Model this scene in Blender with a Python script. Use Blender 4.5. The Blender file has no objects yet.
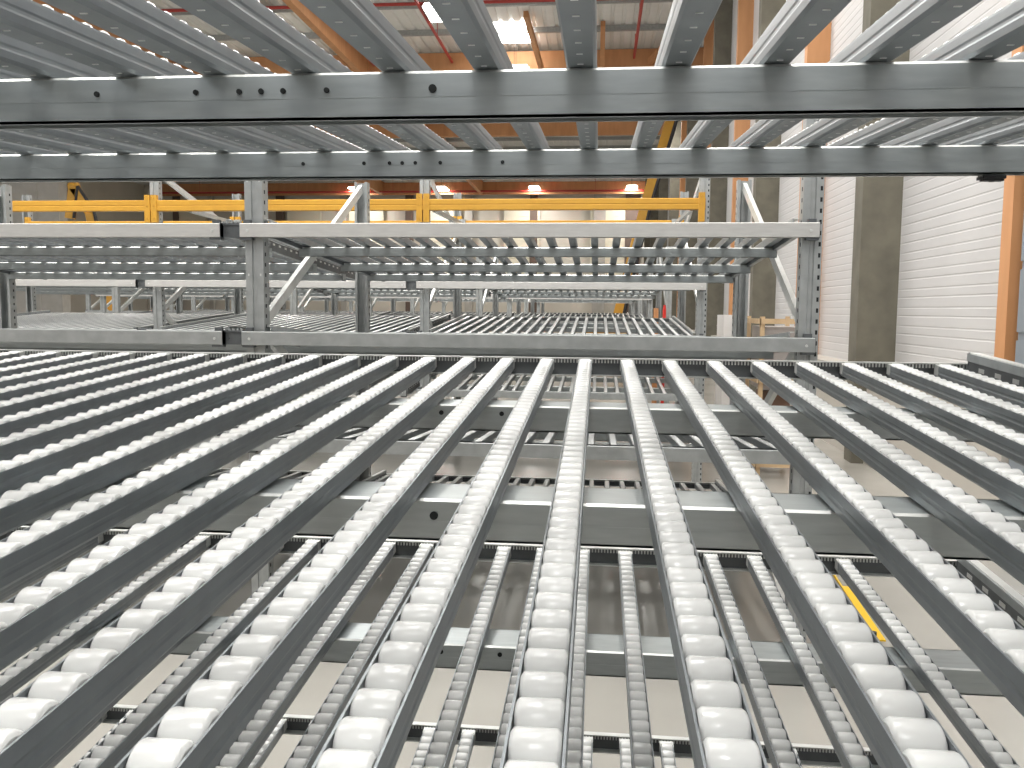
import bpy, bmesh, math, random
from mathutils import Matrix, Vector
random.seed(7)
sc = bpy.context.scene
COL = sc.collection
PI = math.pi

# ------------------------------------------------------------------ materials
def mat(name, col, rough=.5, metal=0., noise=None, nscale=20., spec=.5, bump=0., stretch=None, rvar=0., trans=0.):
    m = bpy.data.materials.new(name); m.use_nodes = True
    nt = m.node_tree; b = nt.nodes['Principled BSDF']
    b.inputs['Base Color'].default_value = (*col, 1)
    b.inputs['Roughness'].default_value = rough
    b.inputs['Metallic'].default_value = metal
    b.inputs['Specular IOR Level'].default_value = spec
    if noise is not None or bump or rvar:
        tc = nt.nodes.new('ShaderNodeTexCoord'); mp = nt.nodes.new('ShaderNodeMapping')
        nt.links.new(tc.outputs['Object'], mp.inputs['Vector'])
        if stretch: mp.inputs['Scale'].default_value = stretch
        n = nt.nodes.new('ShaderNodeTexNoise'); n.inputs['Scale'].default_value = nscale; n.inputs['Detail'].default_value = 4
        nt.links.new(mp.outputs[0], n.inputs['Vector'])
        if noise is not None:
            r = nt.nodes.new('ShaderNodeValToRGB')
            r.color_ramp.elements[0].position = .3; r.color_ramp.elements[1].position = .7
            r.color_ramp.elements[0].color = (*noise, 1); r.color_ramp.elements[1].color = (*col, 1)
            nt.links.new(n.outputs['Fac'], r.inputs[0]); nt.links.new(r.outputs[0], b.inputs['Base Color'])
        if rvar:
            mr = nt.nodes.new('ShaderNodeMapRange'); mr.inputs['To Min'].default_value = rough-rvar; mr.inputs['To Max'].default_value = rough+rvar
            nt.links.new(n.outputs['Fac'], mr.inputs[0]); nt.links.new(mr.outputs[0], b.inputs['Roughness'])
        if bump:
            bp = nt.nodes.new('ShaderNodeBump'); bp.inputs['Strength'].default_value = bump; bp.inputs['Distance'].default_value = .01
            nt.links.new(n.outputs['Fac'], bp.inputs['Height']); nt.links.new(bp.outputs[0], b.inputs['Normal'])
    return m
def emis(name, col, s):
    m = bpy.data.materials.new(name); m.use_nodes = True
    b = m.node_tree.nodes['Principled BSDF']
    b.inputs['Base Color'].default_value = (.8, .8, .8, 1)
    b.inputs['Emission Color'].default_value = (*col, 1); b.inputs['Emission Strength'].default_value = s
    return m
GALV = mat('galvanised steel', (.43, .455, .46), .46, .75, (.34, .36, .365), 30, rvar=.08)
GALVB = mat('galvanised beam steel', (.45, .485, .485), .40, .78, (.375, .405, .41), 14, stretch=(1, 6, 6), rvar=.08)
GALVT = mat('galvanised track steel', (.32, .345, .36), .45, .75, (.27, .29, .305), 25, rvar=.06)
GALVU = mat('galvanised upright steel', (.45, .465, .46), .48, .6, (.36, .375, .37), 16, rvar=.06)
BRIGHT = mat('bright zinc steel', (.74, .75, .73), .38, .55, (.66, .67, .65), 20)
DZINC_SHADE = mat('dark zinc and rail shade', (.17, .18, .185), .5, .6, (.13, .14, .145), 20)  # dark brackets; on end rail faces the shade is put into this colour
LIGHTB = mat('pale beam steel', (.62, .61, .585), .5, .4, (.55, .54, .52), 12, stretch=(1, 6, 6))
SLOTLIT = mat('slot light steel', (.85, .86, .85), .3, .6)  # light shining through the slots is put into this pale colour
DARK = mat('dark steel', (.05, .055, .055), .5, .3)
HOLE = mat('hole', (.012, .014, .014), .9)
ROLL = mat('white roller plastic', (.74, .745, .73), .24, 0, spec=.5)
YEL = mat('yellow painted steel', (.60, .32, .035), .42, 0, (.54, .28, .03), 6)
YELB = mat('bright yellow paint', (.9, .55, .02), .45, 0)
WHITEW = mat('white wall panel', (.56, .55, .545), .6, 0, (.52, .512, .508), 1.2)
CONC = mat('concrete', (.17, .158, .122), .85, 0, (.115, .107, .083), 3.5, bump=.3)
CONCL = mat('pale concrete', (.50, .48, .44), .8, 0, (.42, .40, .36), 2)
FLOORM = mat('polished concrete floor', (.40, .385, .35), .24, 0, (.335, .32, .29), 1.1, spec=.5, rvar=.08)
WOOD = mat('orange glulam timber', (.60, .30, .135), .6, 0, (.50, .24, .10), 5, stretch=(1, 1, .2))
WOODD = mat('dark timber', (.26, .10, .06), .6, 0, (.2, .08, .05), 5)
RED = mat('red pipe paint', (.45, .045, .035), .45)
CEILM = mat('light grey roof sheet', (.84, .84, .81), .6, 0, (.76, .76, .73), 1.2)
BEIGE = mat('beige wall panel', (.70, .66, .58), .7, 0, (.62, .585, .51), .5)
BROWN = mat('brown cladding', (.14, .10, .08), .7)
CREAM = mat('cream glow panel', (.78, .74, .60), .5)
BLUEG = mat('blue grey steel sheet', (.25, .28, .31), .5, .2)
SKYM = emis('skylight', (1, .98, .95), 9)
LAMPM = emis('lamp diffuser', (1, .97, .9), 14)
PALLET = mat('pale pallet wood', (.62, .45, .27), .7, 0, (.5, .35, .2), 8)
CARTON = mat('grey wrapped load', (.42, .39, .37), .45, 0, (.33, .3, .28), 3)
WRAPW = mat('white wrapped load', (.68, .66, .64), .4)
BROWNP = mat('brown wrapped load', (.22, .13, .09), .5, 0, (.16, .09, .06), 4)
REDP = mat('red plastic', (.7, .04, .03), .4)
RUBBER = mat('black rubber', (.02, .02, .022), .6)

# ------------------------------------------------------------------ helpers
class MB:
    def __init__(s): s.v = []; s.f = []; s.m = []; s.sm = []
    def add(s, vs, fs, mi=0, smooth=False):
        o = len(s.v); s.v += [tuple(v) for v in vs]
        for f in fs: s.f.append([i+o for i in f]); s.m.append(mi); s.sm.append(smooth)
    def box(s, x0, x1, y0, y1, z0, z1, mi=0):
        s.add([(x0,y0,z0),(x1,y0,z0),(x1,y1,z0),(x0,y1,z0),(x0,y0,z1),(x1,y0,z1),(x1,y1,z1),(x0,y1,z1)],
              [(0,3,2,1),(4,5,6,7),(0,1,5,4),(1,2,6,5),(2,3,7,6),(3,0,4,7)], mi)
    def prism(s, prof, a, b, axis='x', mi=0):
        """closed profile (two coords, CCW) swept along an axis from a to b"""
        n = len(prof)
        def P(p, t):
            if axis == 'x': return (t, p[0], p[1])
            if axis == 'y': return (p[0], t, p[1])
            return (p[0], p[1], t)
        vs = [P(p, a) for p in prof] + [P(p, b) for p in prof]
        fs = [(i, (i+1) % n, n+(i+1) % n, n+i) for i in range(n)] + [tuple(range(n-1, -1, -1)), tuple(range(n, 2*n))]
        s.add(vs, fs, mi)
    def cyl(s, p, q, r, n=10, mi=0, smooth=True, r2=None):
        p = Vector(p); q = Vector(q); d = (q-p).normalized()
        u = d.orthogonal().normalized(); w = d.cross(u); r2 = r if r2 is None else r2
        vs = []
        for c, rr in ((p, r), (q, r2)):
            for i in range(n):
                a = 2*PI*i/n; vs.append(c+(u*math.cos(a)+w*math.sin(a))*rr)
        s.add(vs, [(i, (i+1) % n, n+(i+1) % n, n+i) for i in range(n)], mi, smooth)
        s.add([vs[i] for i in range(n)], [tuple(range(n-1, -1, -1))], mi)
        s.add([vs[n+i] for i in range(n)], [tuple(range(n))], mi)
    def bar(s, p, q, w, h, mi=0):
        p = Vector(p); q = Vector(q); d = (q-p).normalized()
        u = d.cross(Vector((0, 0, 1)))
        if u.length < 1e-3: u = Vector((1, 0, 0))
        u.normalize(); t = u.cross(d)
        vs = [c+u*a*w/2+t*b*h/2 for c in (p, q) for a, b in ((-1,-1),(1,-1),(1,1),(-1,1))]
        s.add(vs, [(0,3,2,1),(4,5,6,7),(0,1,5,4),(1,2,6,5),(2,3,7,6),(3,0,4,7)], mi)
    def mesh(s, name, mats):
        me = bpy.data.meshes.new(name); me.from_pydata(s.v, [], s.f)
        for m in (mats if isinstance(mats, (list, tuple)) else [mats]): me.materials.append(m)
        me.polygons.foreach_set('material_index', s.m); me.polygons.foreach_set('use_smooth', s.sm)
        bm = bmesh.new(); bm.from_mesh(me); bmesh.ops.recalc_face_normals(bm, faces=bm.faces); bm.to_mesh(me); bm.free()
        me.update(); return me
    def build(s, name, mats, parent=None, loc=(0, 0, 0)):
        return link(name, s.mesh(name, mats), parent, loc)
def link(name, me, parent=None, loc=(0, 0, 0)):
    o = bpy.data.objects.new(name, me); COL.objects.link(o); o.location = loc
    if parent: o.parent = parent
    return o
def tag(o, label=None, cat=None, group=None, kind=None):
    if label: o['label'] = label
    if cat: o['category'] = cat
    if group: o['group'] = group
    if kind: o['kind'] = kind
    return o
def thing(name, label, cat, loc=(0, 0, 0), group=None, rx=0):
    o = bpy.data.objects.new(name, None); COL.objects.link(o); o.location = loc; o.rotation_euler = (rx, 0, 0)
    o.empty_display_size = .05
    return tag(o, label, cat, group)
def struct(o): o['kind'] = 'structure'; return o
ORD = ['', 'first','second','third','fourth','fifth','sixth','seventh','eighth','ninth','tenth','eleventh','twelfth','thirteenth',
 'fourteenth','fifteenth','sixteenth','seventeenth','eighteenth','nineteenth','twentieth','twenty-first','twenty-second','twenty-third','twenty-fourth','twenty-fifth','twenty-sixth']

S = .0625; TH = math.atan(S)
FLOOR = -1.65; CEIL = 8.5

# ------------------------------------------------------------------ roller tracks
RP = .0345      # roller pitch
WT, WB, HW = -.0050, -.037, .0180   # web top, web bottom, half width below the roller-top plane
def channel_mesh(L, name='channel', ext=None, top_mb=None):
    mb = top_mb or MB(); t = .0018
    # U profile with a rolled bead half-way up each web and a small return at the top
    out = [(-HW, WT), (-HW-.0003, WT-.003), (-HW-.0003, WT-.012), (-HW+.0005, WT-.0145), (-HW+.0005, WT-.0175), (-HW-.0002, WT-.020), (-HW+.0006, WB+.004), (-HW+.0035, WB)]
    left_in = [(-HW+.005, WB+t), (-HW+t, WB+.006), (-HW+t+.0012, WT-.015), (-HW+t+.0012, WT-.012), (-HW+t, WT-.008), (-HW+t, WT)]
    prof = [(x, z) for x, z in out] + [(-x, z) for x, z in reversed(out)] + [(-x, z) for x, z in reversed(left_in)] + left_in
    mb.prism(prof, 0, L, 'y')
    y = .05
    while y < L-.03:      # underside tabs, light through cut slots put into their bright colour
        mb.box(-.0035, .0035, y-.0012, y+.0012, WB-.0008, WB+.0002, 1); y += .05
    return mb
def roller_mb(n=18, mb=None, y=0., length=.0155, R=.0166, simple=False):
    mb = mb or MB(); zc = -R
    if simple:
        mb.cyl((-length, y, zc), (length, y, zc), R, n, 1); return mb
    st = [(-length, R*.80), (-length+.0012, R*.93), (-length+.003, R), (length-.003, R), (length-.0012, R*.93), (length, R*.80)]
    vs = []
    for x, r in st:
        for i in range(n):
            a = 2*PI*i/n; vs.append((x, y+r*math.cos(a), zc+r*math.sin(a)))
    fs = [(k*n+i, k*n+(i+1) % n, (k+1)*n+(i+1) % n, (k+1)*n+i) for k in range(len(st)-1) for i in range(n)]
    mb.add(vs, fs, 0, True)
    mb.add(vs[:n], [tuple(range(n))], 0); mb.add(vs[-n:], [tuple(range(n))], 0)
    mb.cyl((-.0166, y, zc), (.0166, y, zc), .0022, 8, 1)
    return mb
m = MB(); m.box(-.0190, .0190, 0, .016, -.012, -.0035); m.box(-.0190, -.0170, -.01, .016, -.03, -.0035); m.box(.0170, .0190, -.01, .016, -.03, -.0035)
CAP_ME = m.mesh('end_cap', BRIGHT)
ROLLER_ME = roller_mb().mesh('roller', [ROLL, GALV])
def make_track(L, name, label, loc, group, rx, detail):
    """detail: thing > channel, rollers one by one; otherwise one plain mesh (a few pixels each)"""
    root = thing(name, label, 'roller track', loc, group, rx)
    link('channel', CH[L], root)
    n = int((L-.035)/RP)+1
    link('end_cap', CAP_ME, root, (0, L-.0155, 0))
    for k in range(n):
        r = bpy.data.objects.new('roller', ROLLER_ME); COL.objects.link(r); r.parent = root; r.location = (0, .025+k*RP, 0)
    return root
def copy_thing(root, loc, label, group=None):
    r = root.copy(); COL.objects.link(r); r.location = loc; r['label'] = label
    if group: r['group'] = group
    for ch in root.children:
        c = ch.copy(); COL.objects.link(c); c.parent = r
    return r
L1 = 2.22
CH = {L1: channel_mesh(L1).mesh('channel', [GALVT, SLOTLIT])}
def far_track_mb(L, mb=None, off=(0, 0, 0), n=8, seg_rollers=True, slope=0.):
    m = MB()
    m.prism([(-HW, WT), (-HW, WB), (HW, WB), (HW, WT), (HW-.002, WT), (HW-.002, WB+.002), (-HW+.002, WB+.002), (-HW+.002, WT)], 0, L, 'y', 0)
    if seg_rollers:
        k = 0
        while .025+k*RP < L-.01:
            m.cyl((-.0135, .025+k*RP, -.0148), (.0135, .025+k*RP, -.0148), .0148, n, 1); k += 1
    else:
        m.box(-.0135, .0135, .01, L-.01, -.02, -.003, 1)
    if mb is None: return m
    mb.add([(x+off[0], y+off[1], z+off[2]+slope*y) for x, y, z in m.v], [], 0)
    o = len(mb.v)-len(m.v)
    for f, mi, s in zip(m.f, m.m, m.sm): mb.f.append([i+o for i in f]); mb.m.append(mi); mb.sm.append(s)
    return mb

# ---------------------------------- the rack at the camera: four inclined decks
Y0 = .11; YR = 2.322
def z_of(z0, y): return z0+S*y
RACK1 = []
rear_x = [-.897,-.790,-.679,-.570,-.462,-.352,-.245,-.136,-.032,.081,.194,.311,.428,.543,.660,.780,.900]
xm = [-.897-.112*k for k in range(7, 0, -1)] + rear_x           # main deck, left to right
xu = [-.025+.112*j for j in range(-15, 9)]                       # deck overhead
x2 = [-.03+.110*j for j in range(-14, 0)] + [-.03, .086, .202, .318, .434, .552, .669]
x3 = [-.012+.112*j for j in range(-14, 6)]
decks1 = [
 ('main', xm, 24-1-8, -.277, 'the near waist-high deck', "near waist-high deck's white-roller track"),
 ('upper', xu, 15, .2562, 'the deck overhead', "overhead deck's roller track seen from below"),
 ('low', x2, 14, -.806, 'the deck one level below', 'white-roller track one deck level below the near one'),
 ('lowest', x3, 14, -1.348, 'the lowest deck, two levels below', 'white-roller track two deck levels below the near one'),
]
proto = None
for key, xs, c0, z0, where, what in decks1:
    for i, x in enumerate(xs):
        d = i-c0
        if d == 0: pos = 'nearest the picture centre'
        else: pos = '%s %s of the mid-picture one' % (ORD[abs(d)], 'left' if d < 0 else 'right')
        lab = '%s, %s' % (what, pos)
        loc = (x, Y0, z_of(z0, Y0))
        grp = 'roller tracks of '+where
        if proto is None: proto = make_track(L1, 'roller_track', lab, loc, grp, TH, True)
        else: copy_thing(proto, loc, lab, grp)

def cross_beam_mb(x0, x1, h=.058, flange=.10, lip=.04, ends=True):
    t = .003
    mb = MB()
    mb.box(x0, x1, 0, t, -h, -.0035)                 # web
    mb.prism([(0, -.0036), (.0035, -.0036), (.0035, 0)], x0, x1, 'x', 1)   # rounded upper edge, its glint put into a brighter colour
    mb.box(x0, x1, .0034, flange, -t, 0)                 # top flange
    mb.box(x0, x1, flange-t, flange, -.016, 0)       # turned-down edge
    mb.box(x0, x1, lip-t, lip, -h+.002, -t)          # rear web, open underneath
    mb.box(x0, x1, 0, .007, -h, -h+t)                # front lip
    mb.box(x0, x1, -.0005, 0, -.031, -.0298)         # rolled line along the web
    if ends:
        for x in (x0, x1-.004): mb.box(x, x+.004, 0, flange, -h, 0)
    return mb
def add_holes(parent, pts):
    for x, z, r in pts:
        m = MB(); m.cyl((x, -.0022, z), (x, .001, z), r, 16, 0, False); m.build('bolt_hole', HOLE, parent)
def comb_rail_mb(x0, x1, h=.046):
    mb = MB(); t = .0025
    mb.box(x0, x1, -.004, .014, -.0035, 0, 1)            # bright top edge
    mb.box(x0, x1, .010, .014, -h, -.0035, 0)            # back web, its shade put into the darker colour
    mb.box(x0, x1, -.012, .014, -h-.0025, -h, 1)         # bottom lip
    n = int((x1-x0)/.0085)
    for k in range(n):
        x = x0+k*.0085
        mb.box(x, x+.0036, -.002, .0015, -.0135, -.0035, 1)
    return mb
def side_rail_mb(L, sgn=1):
    mb = MB()
    mb.box(-.002, .002, 0, L, -.055, .006, 2)
    mb.box(-.006, .002, 0, L, .008, .028, 0)
    mb.box(min(0, sgn*.022), max(0, sgn*.022), 0, L, .026, .030, 1)
    mb.box(min(0, sgn*.022), max(0, sgn*.022), 0, L, -.057, -.053, 0)
    mb.box(-.003 if sgn > 0 else -.022, .022 if sgn > 0 else .003, L-.003, L, -.055, .030, 2)
    y = .05
    while y < L-.06:        # bright blocks for slots, light through them put into the colour
        mb.box(-.0032, .0032, y, y+.03, -.014, -.003, 3); y += .09
    return mb
BX0, BX1 = -1.72, .985
def bed(key, where, z0, x0, x1, ybeams, ya, yb, slope, comb_y, group, holes={}, flange=.10, offx=0, h=.058, name='flow_bed_frame', label=None, comb_over=.0):
    """one inclined deck frame: cross beams, side rails, end rail. z0 is the roller-top height at y=0"""
    root = thing(name, label or ('galvanised deck frame of cross beams under '+where), 'shelf frame', (offx, ya, z0+slope*ya), group)
    zr = z0+slope*ya
    for i, yy in enumerate(ybeams):
        zt = z0+slope*(yy if slope > 0 else yy+flange)+WB-.0012
        b = cross_beam_mb(x0, x1, h=h, flange=flange).build('cross_beam', [GALVB, BRIGHT], root, (0, yy-ya, zt-zr))
        add_holes(b, holes.get(i, []))
    th = math.atan(slope)
    L = (yb-ya)/math.cos(th)
    for x, sg in ((x0+.02, -1), (x1-.02, 1)):
        r = side_rail_mb(L, sg).build('side_rail', [GALV, BRIGHT, DZINC_SHADE, BRIGHT], root, (x, 0, 0)); r.rotation_euler = (th, 0, 0)
    c = comb_rail_mb(x0, x1).build('end_rail', [DZINC_SHADE, BRIGHT], root, (0, comb_y-ya, z0+slope*comb_y-zr+comb_over))
    return root
holes_up = {1: [(x*.983, -.0215, .0033) for x in (-.632, -.502, -.446, -.418, -.39, -.335)] + [(-.2, -.0215, .0048)],
            2: [(x, -.026, .0038) for x in (-.628, -.496, -.441, -.414, -.386, -.333, -.202)]}
holes_lo = {1: [(-.209, -.022, .0055), (-.62, -.022, .0055)], 2: [(-.33, -.018, .005), (-.2, -.018, .005)]}
for key, xs, c0, z0, where, what in decks1:
    bed(key, where, z0, -1.765, .985, (.36, 1.022 if key == 'upper' else 1.078, 1.785), Y0, YR, S, YR+.012, 'deck frames of the near rack',
        holes_up if key == 'upper' else holes_lo, h=.056 if key == 'upper' else .0555)
# small black clip hanging under the second overhead beam
m = MB(); m.box(-.022, .022, 0, .03, -.006, 0); m.cyl((0, .012, -.011), (0, .012, 0), .006, 10); m.box(-.02, .02, .004, .02, -.010, -.005)
tag(m.build('clamp', RUBBER, None, (.773, 1.79, .2562+S*1.785+WB-.0015-.058)), 'small black clamp under the right end of the second overhead beam', 'clamp')

# ------------------------------------------------------------------ upright frames
def upright_mb(h, w=.09, d=.07, slots=True, side=1):
    mb = MB(); t = .0035
    # omega section: front face with a central groove, two sides, two rear flanges
    prof = [(-w/2, 0), (-.012, 0), (-.008, .008), (.008, .008), (.012, 0), (w/2, 0), (w/2, d), (w/2-.018, d), (w/2-.018, d-t), (w/2-t, d-t), (w/2-t, t),
            (.013, t), (.009, .008+t), (-.009, .008+t), (-.013, t), (-w/2+t, t), (-w/2+t, d-t), (-w/2+.018, d-t), (-w/2+.018, d), (-w/2, d)]
    mb.prism(prof, 0, h, 'z', 0)
    if slots:
        z = .05
        while z < h-.03:
            if slots == 2:
                x = .034
                mb.box(x-.005, x+.005, -.0008, .0005, z-.010, z+.010, 1)
            elif int(round(z/.05)) % 9 == 0:
                for x in (-.03, .03): mb.box(x-.004, x+.004, -.0008, .0005, z-.006, z+.006, 2)
            mb.box(w/2-.001, w/2+.0008, .02, .032, z-.009, z+.009, 1)
            mb.box(-w/2-.0008, -w/2+.001, .02, .032, z-.009, z+.009, 1)
            z += .05
    return mb
UPC = {}
def up_me(h, slots):
    k = (round(h, 3), slots)
    if k not in UPC: UPC[k] = upright_mb(h, slots=slots).mesh('upright', [GALVU, HOLE, BRIGHT])
    return UPC[k]
def frame(x, ya, yb, ztop, label, group, first_up, zb0, dz=.95, slots=True, bright=True):
    """upright frame: two posts, zig-zag bracing, foot plates. zb0: height of a brace node at post ya"""
    h = ztop-FLOOR
    root = thing('upright_frame', label, 'rack frame', (x, ya, FLOOR), group)
    for y, rot in ((0, 0), (yb-ya, PI)):
        u = link('upright', up_me(h, slots), root, (0, y, .006)); u.rotation_euler = (0, 0, rot)
        p = MB(); s = 1 if rot == 0 else -1
        p.box(-.075, .075, min(-.02*s, .09*s), max(-.02*s, .09*s), 0, .006)
        for bx in (-.06, .06): p.cyl((bx, .035*s, .006), (bx, .035*s, .018), .009, 6, 0, False)
        p.build('foot_plate', GALV, root, (0, y, 0))
    a, b = .06, yb-ya-.06
    z = zb0-FLOOR; up = first_up
    segs = []
    zz, u2 = z, up
    while zz < h-.1:
        z2 = min(zz+dz, h-.03); segs.append((zz, z2, u2)); zz = z2; u2 = not u2
    zz, u2 = z, not up
    while zz > .15:
        z1 = max(zz-dz, .1); segs.append((z1, zz, u2)); zz = z1; u2 = not u2
    for z1, z2, u3 in segs:
        m = MB(); p, q = ((0, a, z1), (0, b, z2)) if u3 else ((0, b, z1), (0, a, z2))
        m.bar(p, q, .025, .055); m.build('brace', BRIGHT, root)
    return root
# rack at the camera: posts stand outside the deck ends
frame(1.085, .25, 1.98, .60, 'grey upright frame at the right end of the near rack', 'upright frames', False, -.1)
frame(-1.84, .25, 1.98, .60, 'grey upright frame at the left end of the near rack', 'upright frames', False, -.1)

# ------------------------------------------------------------------ racks across the aisles
PX = .945; BAY = 2.70
def upx(i): return .962 if i == 0 else -1.665-BAY*(i-1)
FARCH = {}
def far_me(L, fall):
    if L not in FARCH: FARCH[L] = far_track_mb(L).mesh('roller_track', [GALVT, ROLL])
    return FARCH[L]
def beam_with_ends(x0, x1, y, z0, z1, material, label, group, name='load_beam', cat='rack beam', end_h=None, end_mat=None, yellow=False, front=-1):
    root = thing(name, label, cat, ((x0+x1)/2, y, z0), group)
    w = (x1-x0)/2; h = z1-z0; m = MB()
    if yellow:
        m.prism([(0, 0), (-.006, .006), (-.006, h*.44), (-.003, h*.47), (-.003, h*.53), (-.006, h*.56), (-.006, h-.006), (0, h), (.044, h), (.044, 0)], -w, w, 'x')
    else:
        m.prism([(.001, 0), (0, .002), (0, h-.003), (.002, h), (.045, h), (.045, h-.004), (.005, h-.004), (.005, .004), (.02, .004), (.02, 0)], -w, w, 'x')
        m.box(-w, w, .002, .045, 0, h, 0)
    m.build('beam', material, root)
    for s in (-1, 1):
        e = MB(); eh = end_h or .0
        if yellow:
            xc = s*(w-.034)
            e.box(xc-.028, xc+.028, -.014, .03, -.11, h+.05)
            for zz in (-.07, h/2, h+.02): e.cyl((xc, -.022, zz), (xc, -.014, zz), .008, 6, 0, False)
            e.build('end_connector', material, root)
        else:
            e.box(s*(w-.001)-.001, s*(w-.001)+.001, -.001, .046, -.004, h+.002, 0)
            e.box(s*(w-.03)-.028, s*(w-.03)+.028, .008, .044, -.012, 0, 0); e.box(s*(w-.03)-.018, s*(w-.03)+.018, .02, .042, h, h+.018, 0)
            e.build('end_connector', DZINC_SHADE, root)
            b = MB(); b.cyl((s*(w-.04), -.004, h*.45), (s*(w-.04), .001, h*.45), .007, 6, 0, False); b.build('bolt', BRIGHT, root)
    return root
BN = ['right-hand', 'second', 'third', 'fourth', 'fifth']
def splice(x, y, z0, z1, label):
    m = MB(); m.box(-.05, .05, .012, .016, 0, z1-z0); m.box(-.05, .05, .004, .016, z1-z0-.006, z1-z0+.004)
    for s in (-.04, -.02, 0, .02, .04): m.box(s-.005, s+.005, .002, .02, z1-z0+.002, z1-z0+.012, 1)
    m.cyl((-.03, .008, .03), (-.03, .013, .03), .006, 6); m.cyl((.03, .008, .03), (.03, .013, .03), .006, 6)
    return tag(m.build('splice_bracket', [DZINC_SHADE, GALV], None, (x, y, z0)), label, 'bracket', 'splice brackets between rack bays')
STUFF = MB()
def far_rack(r, word, ya, yb, fall, bays, levels, track_levels, ytop, beamy, combs=True, slots=True):
    """levels: roller height at the near end; track_levels: [(level index, bay index)] built track by track; the rest go in one heap"""
    sl = -S if fall else S
    L = round((yb-ya), 2)
    near_name = 'loading side' if fall else 'picking side'
    for li, z in enumerate(levels):
        lvn = ['upper deck', 'eye-level lower deck', 'deck two levels down', 'bottom deck'][li] if len(levels) > 1 else 'deck'
        for b in bays:
            x0 = BX0-BAY*b; x1 = BX1-BAY*b if b == 0 else BX1-BAY*b-.10
            if b > 0: x0 -= .0
            # near load beam
            bh = .062
            beam_with_ends(x0, x1, ya-.075, z-bh, z+.004, GALVU if li else LIGHTB, 'pale grey front beam of the %s, %s bay of the %s rack' % (lvn, BN[b], word), 'front beams of the far racks')
            bed('far', '', z-sl*ya, x0+.105, x0+2.625, beamy, ya, yb, sl, yb+.024, 'deck frames of the far racks', {},
                flange=.08, h=.05, label='grey cross beams under the %s, %s bay of the %s rack' % (lvn, BN[b], word))
            n = 23
            for k in range(n):
                x = x0+.15+k*.1105
                loc = (x, ya+.01, z+sl*.01)
                if (li, b) in track_levels:
                    o = link('roller_track', far_me(L, fall), None, loc); o.rotation_euler = (math.atan(sl), 0, 0)
                    tag(o, '%s roller track from left, %s, %s bay of %s rack' % (ORD[k+1], lvn, BN[b], word), 'roller track', 'roller tracks of the %s, %s bay of the %s rack' % (lvn, BN[b], word))
                else:
                    far_track_mb(L, STUFF, loc, seg_rollers=False, slope=sl)
W2 = 'nearest far'; 
RACKS = [
 # word, front y, back y, falls away, bays, level heights at the near end
 ('first far', 4.05, 6.30, True, (0, 1), (.396, -.122, -.640, -1.125), {(0, 0), (0, 1), (2, 0), (1, 0)}, (4.5, 5.25, 5.88), .87, 4.02, 5.97),
 ('second far', 8.05, 10.30, False, (0, 1, 2), (.252, -.232, -.775), {(1, 0), (1, 1), (1, 2)}, (8.6, 9.3, 9.9), 1.35, 8.1, 10.07),
 ('third far', 11.95, 14.20, True, (0, 1, 2, 3), (.396, -.122), set(), (12.4, 13.1, 13.8), .87, 11.9, 13.87),
 ('fourth far', 15.95, 18.20, False, (0, 1, 2, 3), (.252, -.232), set(), (16.5, 17.2, 17.8), .87, 16.0, 17.97),
 ('fifth far', 19.85, 22.10, True, (0, 1, 2, 3, 4), (.396, -.122), set(), (20.3, 21.0, 21.7), .87, 19.8, 21.77),
 ('sixth far', 23.85, 26.10, False, (0, 1, 2, 3, 4), (.252, -.232), set(), (24.4, 25.1, 25.7), .87, 23.9, 25.87),
]
for r, (word, ya, yb, fall, bays, levels, tl, by, ztop, pa, pb) in enumerate(RACKS):
    far_rack(r, word, ya, yb, fall, bays, levels, tl, ztop, by)
    for i in range(len(bays)+1):
        nm = ['right end', 'first joint from the right', 'second joint from the right', 'third joint from the right', 'fourth joint from the right', 'fifth joint from the right'][i]
        frame(upx(i), pa, pb, ztop, 'grey perforated upright frame at the %s of the %s rack' % (nm, word), 'upright frames', fall, -.10 if fall else -.08-.9, .93, slots=0 if r > 1 else (2 if i == 0 else 1))
    if r < 2:
        for i in bays[1:]:
            for z, t in zip(levels[:2], ('upper', 'lower')):
                splice(upx(i)-.105, ya-.05, z-.062, z+.004, 'dark splice bracket, %s beams, %s, %s rack' % (t, ['', 'first joint from the right', 'second joint'][i], word))
o = tag(STUFF.build('roller_tracks', [GALVT, ROLL]), 'mass of distant white roller tracks on the racks further back', 'roller tracks', None, 'stuff')
# yellow pallet beams on top of the second far rack
for b in (0, 1, 2):
    x0 = upx(b+1) if b < 3 else 0; x1 = upx(b)
    for y, t in ((8.03, 'front'), (9.98, 'rear')):
        beam_with_ends(x0, x1, y, .925, 1.03, YEL, 'orange-yellow %s beam on top of the second far rack, %s bay' % (t, BN[b]), 'yellow pallet beams', name='pallet_beam', yellow=True)
for i, (xa, xb) in enumerate(((.84, .86), (-1.57, -1.60), (-3.98, -4.32))):
    m = MB(); m.bar((xa, 8.06, .935), (xb, 9.98, .985), .03, .04); m.box(xb-.04, xb+.04, 9.93, 9.985, .93, 1.04)
    tag(m.build('tie_bar', GALVU), 'short grey tie bar between the yellow beams, %s' % ('near the right end', 'in the second bay from right', 'in the third bay from right')[i], 'tie bar', 'tie bars between the yellow beams')

# ------------------------------------------------------------------ building
XW = 3.2
m = MB(); m.box(-32, 6, -8, 62, FLOOR-.1, FLOOR); struct(m.build('floor', FLOORM))
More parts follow.
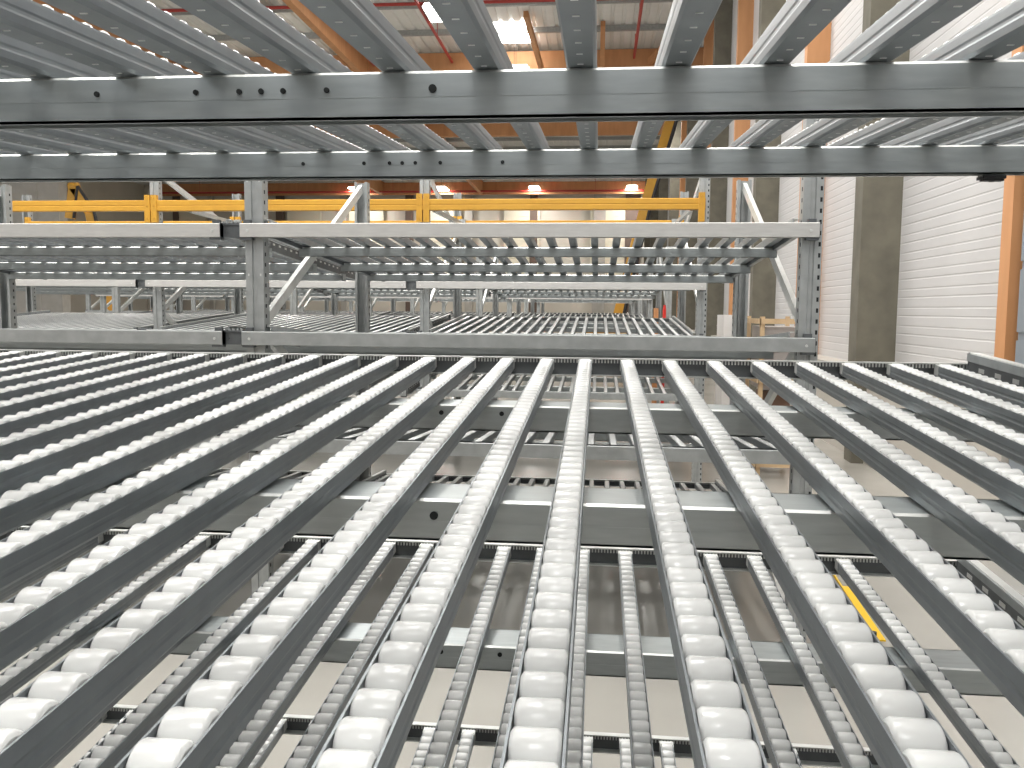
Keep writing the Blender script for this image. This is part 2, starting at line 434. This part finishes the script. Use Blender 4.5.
# right wall: ribbed horizontal panels
m = MB(); prof = [(XW+.12, FLOOR), (XW, FLOOR)]; z = FLOOR
while z < CEIL-.2:
    for dz, dx in ((.085, 0), (.09, .003), (.10, .003), (.105, 0), (.17, 0), (.175, .0025), (.185, .0025), (.19, 0)): prof.append((XW+dx, z+dz))
    z += .19
prof += [(XW, CEIL), (XW+.12, CEIL)]
n = len(prof)
vs = [(x, -8, z) for x, z in prof]+[(x, 60, z) for x, z in prof]
m.add(vs, [(i, i+1, n+i+1, n+i) for i in range(n-1)]); struct(m.build('wall_right', WHITEW))
m = MB(); m.box(-32.2, -32, 30, 58.2, FLOOR, CEIL)
struct(m.build('wall_left', BEIGE))
m = MB(); m.box(-32, XW+.12, -8.2, -8, FLOOR, 2.6)
struct(m.build('wall_front_blocker', BROWN))  # unseen low wall, added dark to cut the fill from behind
m = MB(); m.box(-32, XW+.12, 58, 58.2, FLOOR, CEIL)
struct(m.build('wall_back', BEIGE))
m = MB(); m.box(-30, XW+.12, 57.9, 58, 7.75, CEIL); struct(m.build('trim_1', BROWN))
# roof sheet with skylight openings
m = MB(); x = -32
rib = []
while x < XW+.1:
    rib += [(x, 0), (x+.20, 0), (x+.23, .05), (x+.30, .05)]; x += .33
prof = [(a, CEIL+b) for a, b in rib]
vs = [(a, -8, b) for a, b in prof]+[(a, 60, b) for a, b in prof]; n = len(prof)
m.add(vs, [(i, i+1, n+i+1, n+i) for i in range(n-1)]); struct(m.build('ceiling', CEILM))
m = MB()
k = 0
for x in (-30, -26, -22, -18, -14, -10):
    pass
# roof purlins along X
pur = MB(); pur.box(-30, XW, -.05, .05, -.16, 0); pm = pur.mesh('roof_purlin', GALVU)
y = 12.4; k = 0
yl = []
while y < 57: yl.append(y); y += 2.35
for k, y in enumerate(yl):
    o = link('roof_purlin', pm, None, (0, y, CEIL)); tag(o, 'thin grey roof purlin, %s from the near end' % ORD[k+1] if k+1 < len(ORD) else 'thin grey roof purlin', 'purlin', 'roof purlins')
# glulam beams across and along
for k, y in enumerate((28.4, 37.8, 47.2, 56.6)):
    m = MB(); m.box(-30, XW, -.1, .1, -.80, 0)
    tag(m.build('timber_roof_beam', WOOD, None, (0, y, CEIL-.16)), 'deep orange timber roof beam spanning across, %s from the camera' % ORD[k+1], 'roof beam', 'timber roof beams across the hall')
for k, x in enumerate((-7.8, -14.5)):
    m = MB(); m.box(-.1, .1, 6, 57, -.85, 0)
    tag(m.build('timber_roof_beam', WOOD, None, (x, 0, CEIL-.1)), ('orange timber roof beam running away above the left of the near rack', 'orange timber roof beam running away at far left')[k], 'roof beam', 'timber roof beams along the hall')
# sloping struts
for k, (p, q) in enumerate((((-2.2, 25.0, 8.4), (-1.95, 28.2, 7.75)), ((.0, 26.0, 8.4), (.0, 28.2, 7.75)), ((2.9, 24.0, 8.4), (1.5, 28.2, 7.9)))):
    m = MB(); m.bar(p, q, .14, .18); tag(m.build('timber_strut', WOOD), 'slim orange timber roof strut, %s' % ('beside the bright skylight', 'right of the bright skylight', 'sloping up to the right wall')[k], 'strut', 'timber roof struts')
# sprinkler pipes
for k, (p, q) in enumerate((((-20, 23.4, 8.2), (3, 23.4, 8.2)), ((-4.9, 21.5, 8.05), (-4.9, 30, 8.05)), ((-4.05, 21.0, 8.15), (-3.9, 27.6, 8.0)), ((1.0, 21.0, 8.02), (1.0, 28, 7.98)), ((-7.5, 10, 8.0), (-7.5, 30, 8.0)), ((-30, 55.5, 7.6), (3, 55.5, 7.6)))):
    m = MB(); m.cyl(p, q, .045 if k < 5 else .07, 8)
    for t in (.1, .5, .9):
        a = Vector(p).lerp(Vector(q), t); m.cyl(a, (a.x, a.y, CEIL), .01, 6)
    tag(m.build('sprinkler_pipe', RED), 'red sprinkler pipe %s' % ('running across under the roof', 'running away left of the bright skylight', 'just left of the bright skylight', 'running away right of the bright skylight', 'beside the left timber roof beam', 'running across near the back wall')[k], 'pipe', 'red sprinkler pipes')
m = MB(); m.box(2.92, XW, 6.40, 57.8, FLOOR, -.64); m.box(2.90, XW, 6.38, 57.8, -.66, -.62)
struct(m.build('baseboard_right', mat('beige precast plinth', (.50, .47, .42), .55, 0, (.45, .42, .375), 1.5)))
# columns on the right wall
for k, y in enumerate((9.54, 15.9, 22.3, 28.6, 35, 41.3, 47.6, 54)):
    m = MB(); m.box(-.205, .205, 0, .28, 0, CEIL-FLOOR-.2)
    tag(m.build('concrete_column', CONC, None, (XW-.205, y, FLOOR)), 'rough grey-brown concrete column against the white right wall, %s from the camera' % ORD[k+1], 'column', 'concrete columns of the right wall')
for k, y in enumerate((6.56, 12.75, 19.2, 25.4, 31.8)):
    m = MB(); m.box(-.16 if k else -.075, .16, 0, .16, 0, CEIL-FLOOR-.2)
    tag(m.build('timber_column', WOOD, None, (XW-.155, y, FLOOR)), 'orange timber wall column, %s from the camera along the right wall' % ORD[k+1], 'column', 'timber columns of the right wall')
m = MB(); m.box(0, .05, -6, 0, 0, 6)
z = .0
while z < 5.9: m.box(-.012, 0, -6, 0, z+.02, z+.46, 0); z += .5
struct(m.build('door_1', BLUEG, None, (XW-.23, 6.37, FLOOR)))
# back wall: dark columns, cream panels, big pale block at far left
for k, (x, w) in enumerate(((-36, .8), (-29.5, .4), (-27, .3), (-22, .5), (-17.5, .4), (-12.9, .5), (-8.8, .5), (-4.4, .5), (0, .8), (2.2, 1.0))):
    if x < -30: continue
    m = MB(); m.box(-w/2, w/2, -.35, 0, 0, CEIL-FLOOR)
    tag(m.build('steel_column', BROWN if k % 2 else CONCL, None, (x, 57.9, FLOOR)), '%s column on the back wall, %s from the left' % ('dark' if k % 2 else 'pale', ORD[k]), 'column', 'columns of the back wall')
for k, x in enumerate((-28.5, -20.3, -15.9, -10.5, -5.2, .6)):
    m = MB(); m.box(-1.2, 1.2, -.12, 0, 0, 4.6)
    for j in range(8): m.box(-1.2, 1.2, -.14, -.12, .1+j*.56, .6+j*.56)
    struct(m.build('door_%d' % (k+2), CREAM, None, (x, 57.8, 2.2)))  # glow patches of the back wall put into the pale door colour
m = MB(); m.box(-1.35, 1.35, -.3, .3, 0, CEIL-FLOOR); m.box(-1.0, -.9, -.33, -.3, 0, CEIL-FLOOR); m.box(.3, .36, -.33, -.3, 0, CEIL-FLOOR)
tag(m.build('concrete_wall_block', CONCL, None, (-25.0, 36, FLOOR)), 'wide pale concrete wall block behind the racks at the far left', 'wall block')

# ------------------------------------------------------------------ lamps and skylights, some added for light
def lamp(x, y, z, label, e, w=.55, d=1.3, power=0):
    r = thing('ceiling_lamp', label, 'ceiling lamp', (x, y, z), 'ceiling lamps')
    m = MB(); m.prism([(-w/2, 0), (-w/2+.08, .12), (w/2-.08, .12), (w/2, 0), (w/2-.02, 0), (w/2-.09, .10), (-w/2+.09, .10), (-w/2+.02, 0)], -d/2, d/2, 'y'); m.build('housing', WHITEW, r)
    m = MB(); m.box(-w/2+.03, w/2-.03, -d/2+.02, d/2-.02, .01, .03); m.build('diffuser', LAMPM, r)
    m = MB(); m.cyl((0, -d/3, .11), (0, -d/3, CEIL-z), .006, 6); m.cyl((0, d/3, .11), (0, d/3, CEIL-z), .006, 6); m.build('suspension_wire', DARK, r)
    if power:
        l = bpy.data.lights.new('lamp_light', 'AREA'); l.shape = 'RECTANGLE'; l.size = w; l.size_y = d; l.energy = power; l.color = (1, .97, .92)
        o = bpy.data.objects.new('lamp_light', l); COL.objects.link(o); o.location = (0, 0, -.02); o.parent = r
    return r
k = 0
names = ['nearest', 'second', 'third', 'fourth', 'fifth', 'sixth']
cols = ['right-hand', 'second', 'third', 'left-hand']
for ri, (y, z) in enumerate(((3, 6.6), (13, 6.6), (23.7, 8.0), (34, 7.6), (55.5, 7.75))):
    for ci, x in enumerate((1.6, -4.45, -9.6, -15)):
        if ri == 4: x = (2.0, -4.2, -10.2, -16)[ci]
        if ri == 2 and ci == 0: continue
        lamp(x, y, z, 'bright white ceiling lamp, %s row from the camera, %s column' % (names[ri], cols[ci]), 1, power=(90 if ri < 2 else 230), w=.75 if ri in (2,4) else .5, d=1.3)
def sky(n, x, y, w, d, power):
    m = MB(); m.box(-w/2, w/2, -d/2, d/2, 0, .03); struct(m.build('window_%d' % n, SKYM, None, (x, y, CEIL-.035)))
    if power:
        l = bpy.data.lights.new('added_skylight_light', 'AREA'); l.shape = 'RECTANGLE'; l.size = w; l.size_y = d; l.energy = power; l.color = (1, .985, .96)
        o = bpy.data.objects.new('added_skylight_light', l); COL.objects.link(o); o.location = (x, y, CEIL-.06)
sky(1, -2.75, 26.9, 1.2, 1.9, 0)
sky(2, -.6, -2.6, 2.4, 3.0, 400)  # unseen skylight added to light the front beam faces
sky(3, -1.5, 6.0, 3.0, 4.0, 300)  # this and the next two are unseen, added to brighten the tops
sky(4, -7.5, 4.5, 3.0, 4.0, 260)
sky(5, -4, 16.5, 3.0, 4.0, 260)
# lamp added for the bright patch on the first cross beam
lamp(-2.75, 27.6, 7.5, 'big glaring added lamp just below the bright skylight', 1, w=1.0, d=.9, power=80)

# ------------------------------------------------------------------ odds and ends on the floor
r = thing('pallet_stack', 'tall pale wooden crate with a brown wrapped load beside the far right column', 'crate', (1.80, 8.9, FLOOR))
m = MB()
for x in (-.22, .18): 
    for y in (-.4, .36): m.box(x, x+.04, y, y+.05, 0, 1.6)
for z in (.12, .45, .95, 1.3, 1.53):
    m.box(-.23, .23, -.42, -.40, z, z+.05); m.box(-.24, -.22, -.42, .42, z, z+.05)
m.build('crate_frame', PALLET, r)
m = MB(); m.cyl((0, 0, .1), (0, 0, .85), .17, 24); m.build('wrapped_roll', BROWNP, r)
m = MB(); m.box(-.17, .17, -.34, .34, .88, 1.5); m.build('wrapped_load', CARTON, r)
m = MB(); m.box(-.12, .12, -.3, .3, .14, 1.6); 
for z in (.3, .7, 1.1, 1.45): m.box(-.123, .123, -.303, .303, z, z+.01)
m.box(-.14, .14, -.35, .35, 0, .14, 1)
tag(m.build('wrapped_pallet', [WRAPW, PALLET], None, (1.72, 11.4, FLOOR)), 'white wrapped pallet load behind the right end of the second far rack', 'pallet load')
m = MB(); m.cyl((0, 0, 0), (0, 0, 1.66), .022, 12); m.cyl((0, 0, 1.66), (0, 0, 1.72), .022, 12, 0, True, .015)
tag(m.build('marker_post', REDP, None, (.85, 11.1, FLOOR)), 'red marker post beyond the deck of the second far rack', 'post')
m = MB(); m.box(-.03, .03, -.03, .03, 0, 1.68); m.box(-.09, .09, -.07, .07, 0, .02)
tag(m.build('guard_post', WOOD, None, (.75, 11.2, FLOOR)), 'orange post just left of the red marker post', 'post')
# yellow boom lifts far back
def lift(pts, base, label):
    r = thing('boom_lift', label, 'boom lift', base, 'yellow boom lifts')
    b = Vector(base)
    m = MB(); m.box(-.9, .9, -1.2, 1.2, .35, 1.2)
    m.build('chassis', YEL, r)
    for sx in (-1, 1):
        for sy in (-1, 1):
            w_ = MB(); w_.cyl((sx*.75, sy*.85, .4), (sx*1.05, sy*.85, .4), .4, 20); w_.build('wheel', RUBBER, r)
    P = [Vector(q)-b for q in pts]
    for p, q in zip(P, P[1:]):
        m = MB(); m.bar(p, q, .24, .30); m.cyl(p-Vector((.16, 0, 0)), p+Vector((.16, 0, 0)), .16, 12); m.build('arm', YEL, r)
    m = MB(); o_ = Vector((.22, -.1, 0))
    for p, q in zip(P, P[1:]): m.cyl(p+o_, q+o_, .06, 8)
    m.build('hose', RUBBER, r)
lift([(.6, 30, -.5), (1.55, 30, 3.7), (2.45, 30, 6.9)], (.4, 30, FLOOR), 'yellow boom lift leaning right near the far end of the right wall')
lift([(-18.4, 31, -.5), (-19.3, 31, 3.6), (-19.9, 31, 4.5), (-20.1, 31, 3.3)], (-18.4, 31, FLOOR), 'yellow boom lift behind the racks at the far left')
# yellow floor guard
r = thing('floor_guard', 'yellow steel floor guard rail seen between the lower tracks at right', 'guard rail', (1.42, 4.32, FLOOR))
m = MB(); m.prism([(-.05, 0), (.05, 0), (.05, .008), (-.042, .008), (-.042, .09), (-.05, .09)], 0, .85, 'y'); g = m.build('guard_angle', YELB, r); g.rotation_euler = (0, 0, -.07)
m = MB(); m.cyl((.01, .06, .008), (.01, .06, .025), .015, 8); m.build('anchor_bolt', DARK, r)

# ------------------------------------------------------------------ world, camera, colour
w = bpy.data.worlds.new('World'); sc.world = w; w.use_nodes = True
bg = w.node_tree.nodes['Background']; bg.inputs[0].default_value = (.95, .97, 1, 1); bg.inputs[1].default_value = 1.0
f = 850.; cx, cy = 512, 384
fwd = Vector((598-cx, 310-cy, f)).normalized(); dd = Vector((1, .0087, 0))
n = fwd.cross(dd).normalized(); up = -n if n.y > 0 else n
X = fwd.cross(up)
if X.x < 0: X = -X
# rows: camera axes expressed in world axes (camera image axes: x right, y down, z forward)
right = Vector((X.x, fwd.x, up.x)); down = Vector((X.y, fwd.y, up.y)); ahead = Vector((X.z, fwd.z, up.z))
M = Matrix((right, -down, -ahead)).transposed()
cam = bpy.data.cameras.new('camera'); cam.sensor_width = 36; cam.lens = f/1024*36; cam.clip_start = .02; cam.clip_end = 200
co = bpy.data.objects.new('camera', cam); COL.objects.link(co); co.matrix_world = M.to_4x4(); sc.camera = co
vs = sc.view_settings; vs.view_transform = 'Standard'; vs.look = 'None'; vs.gamma = 1; vs.use_curve_mapping = False; vs.exposure = .16
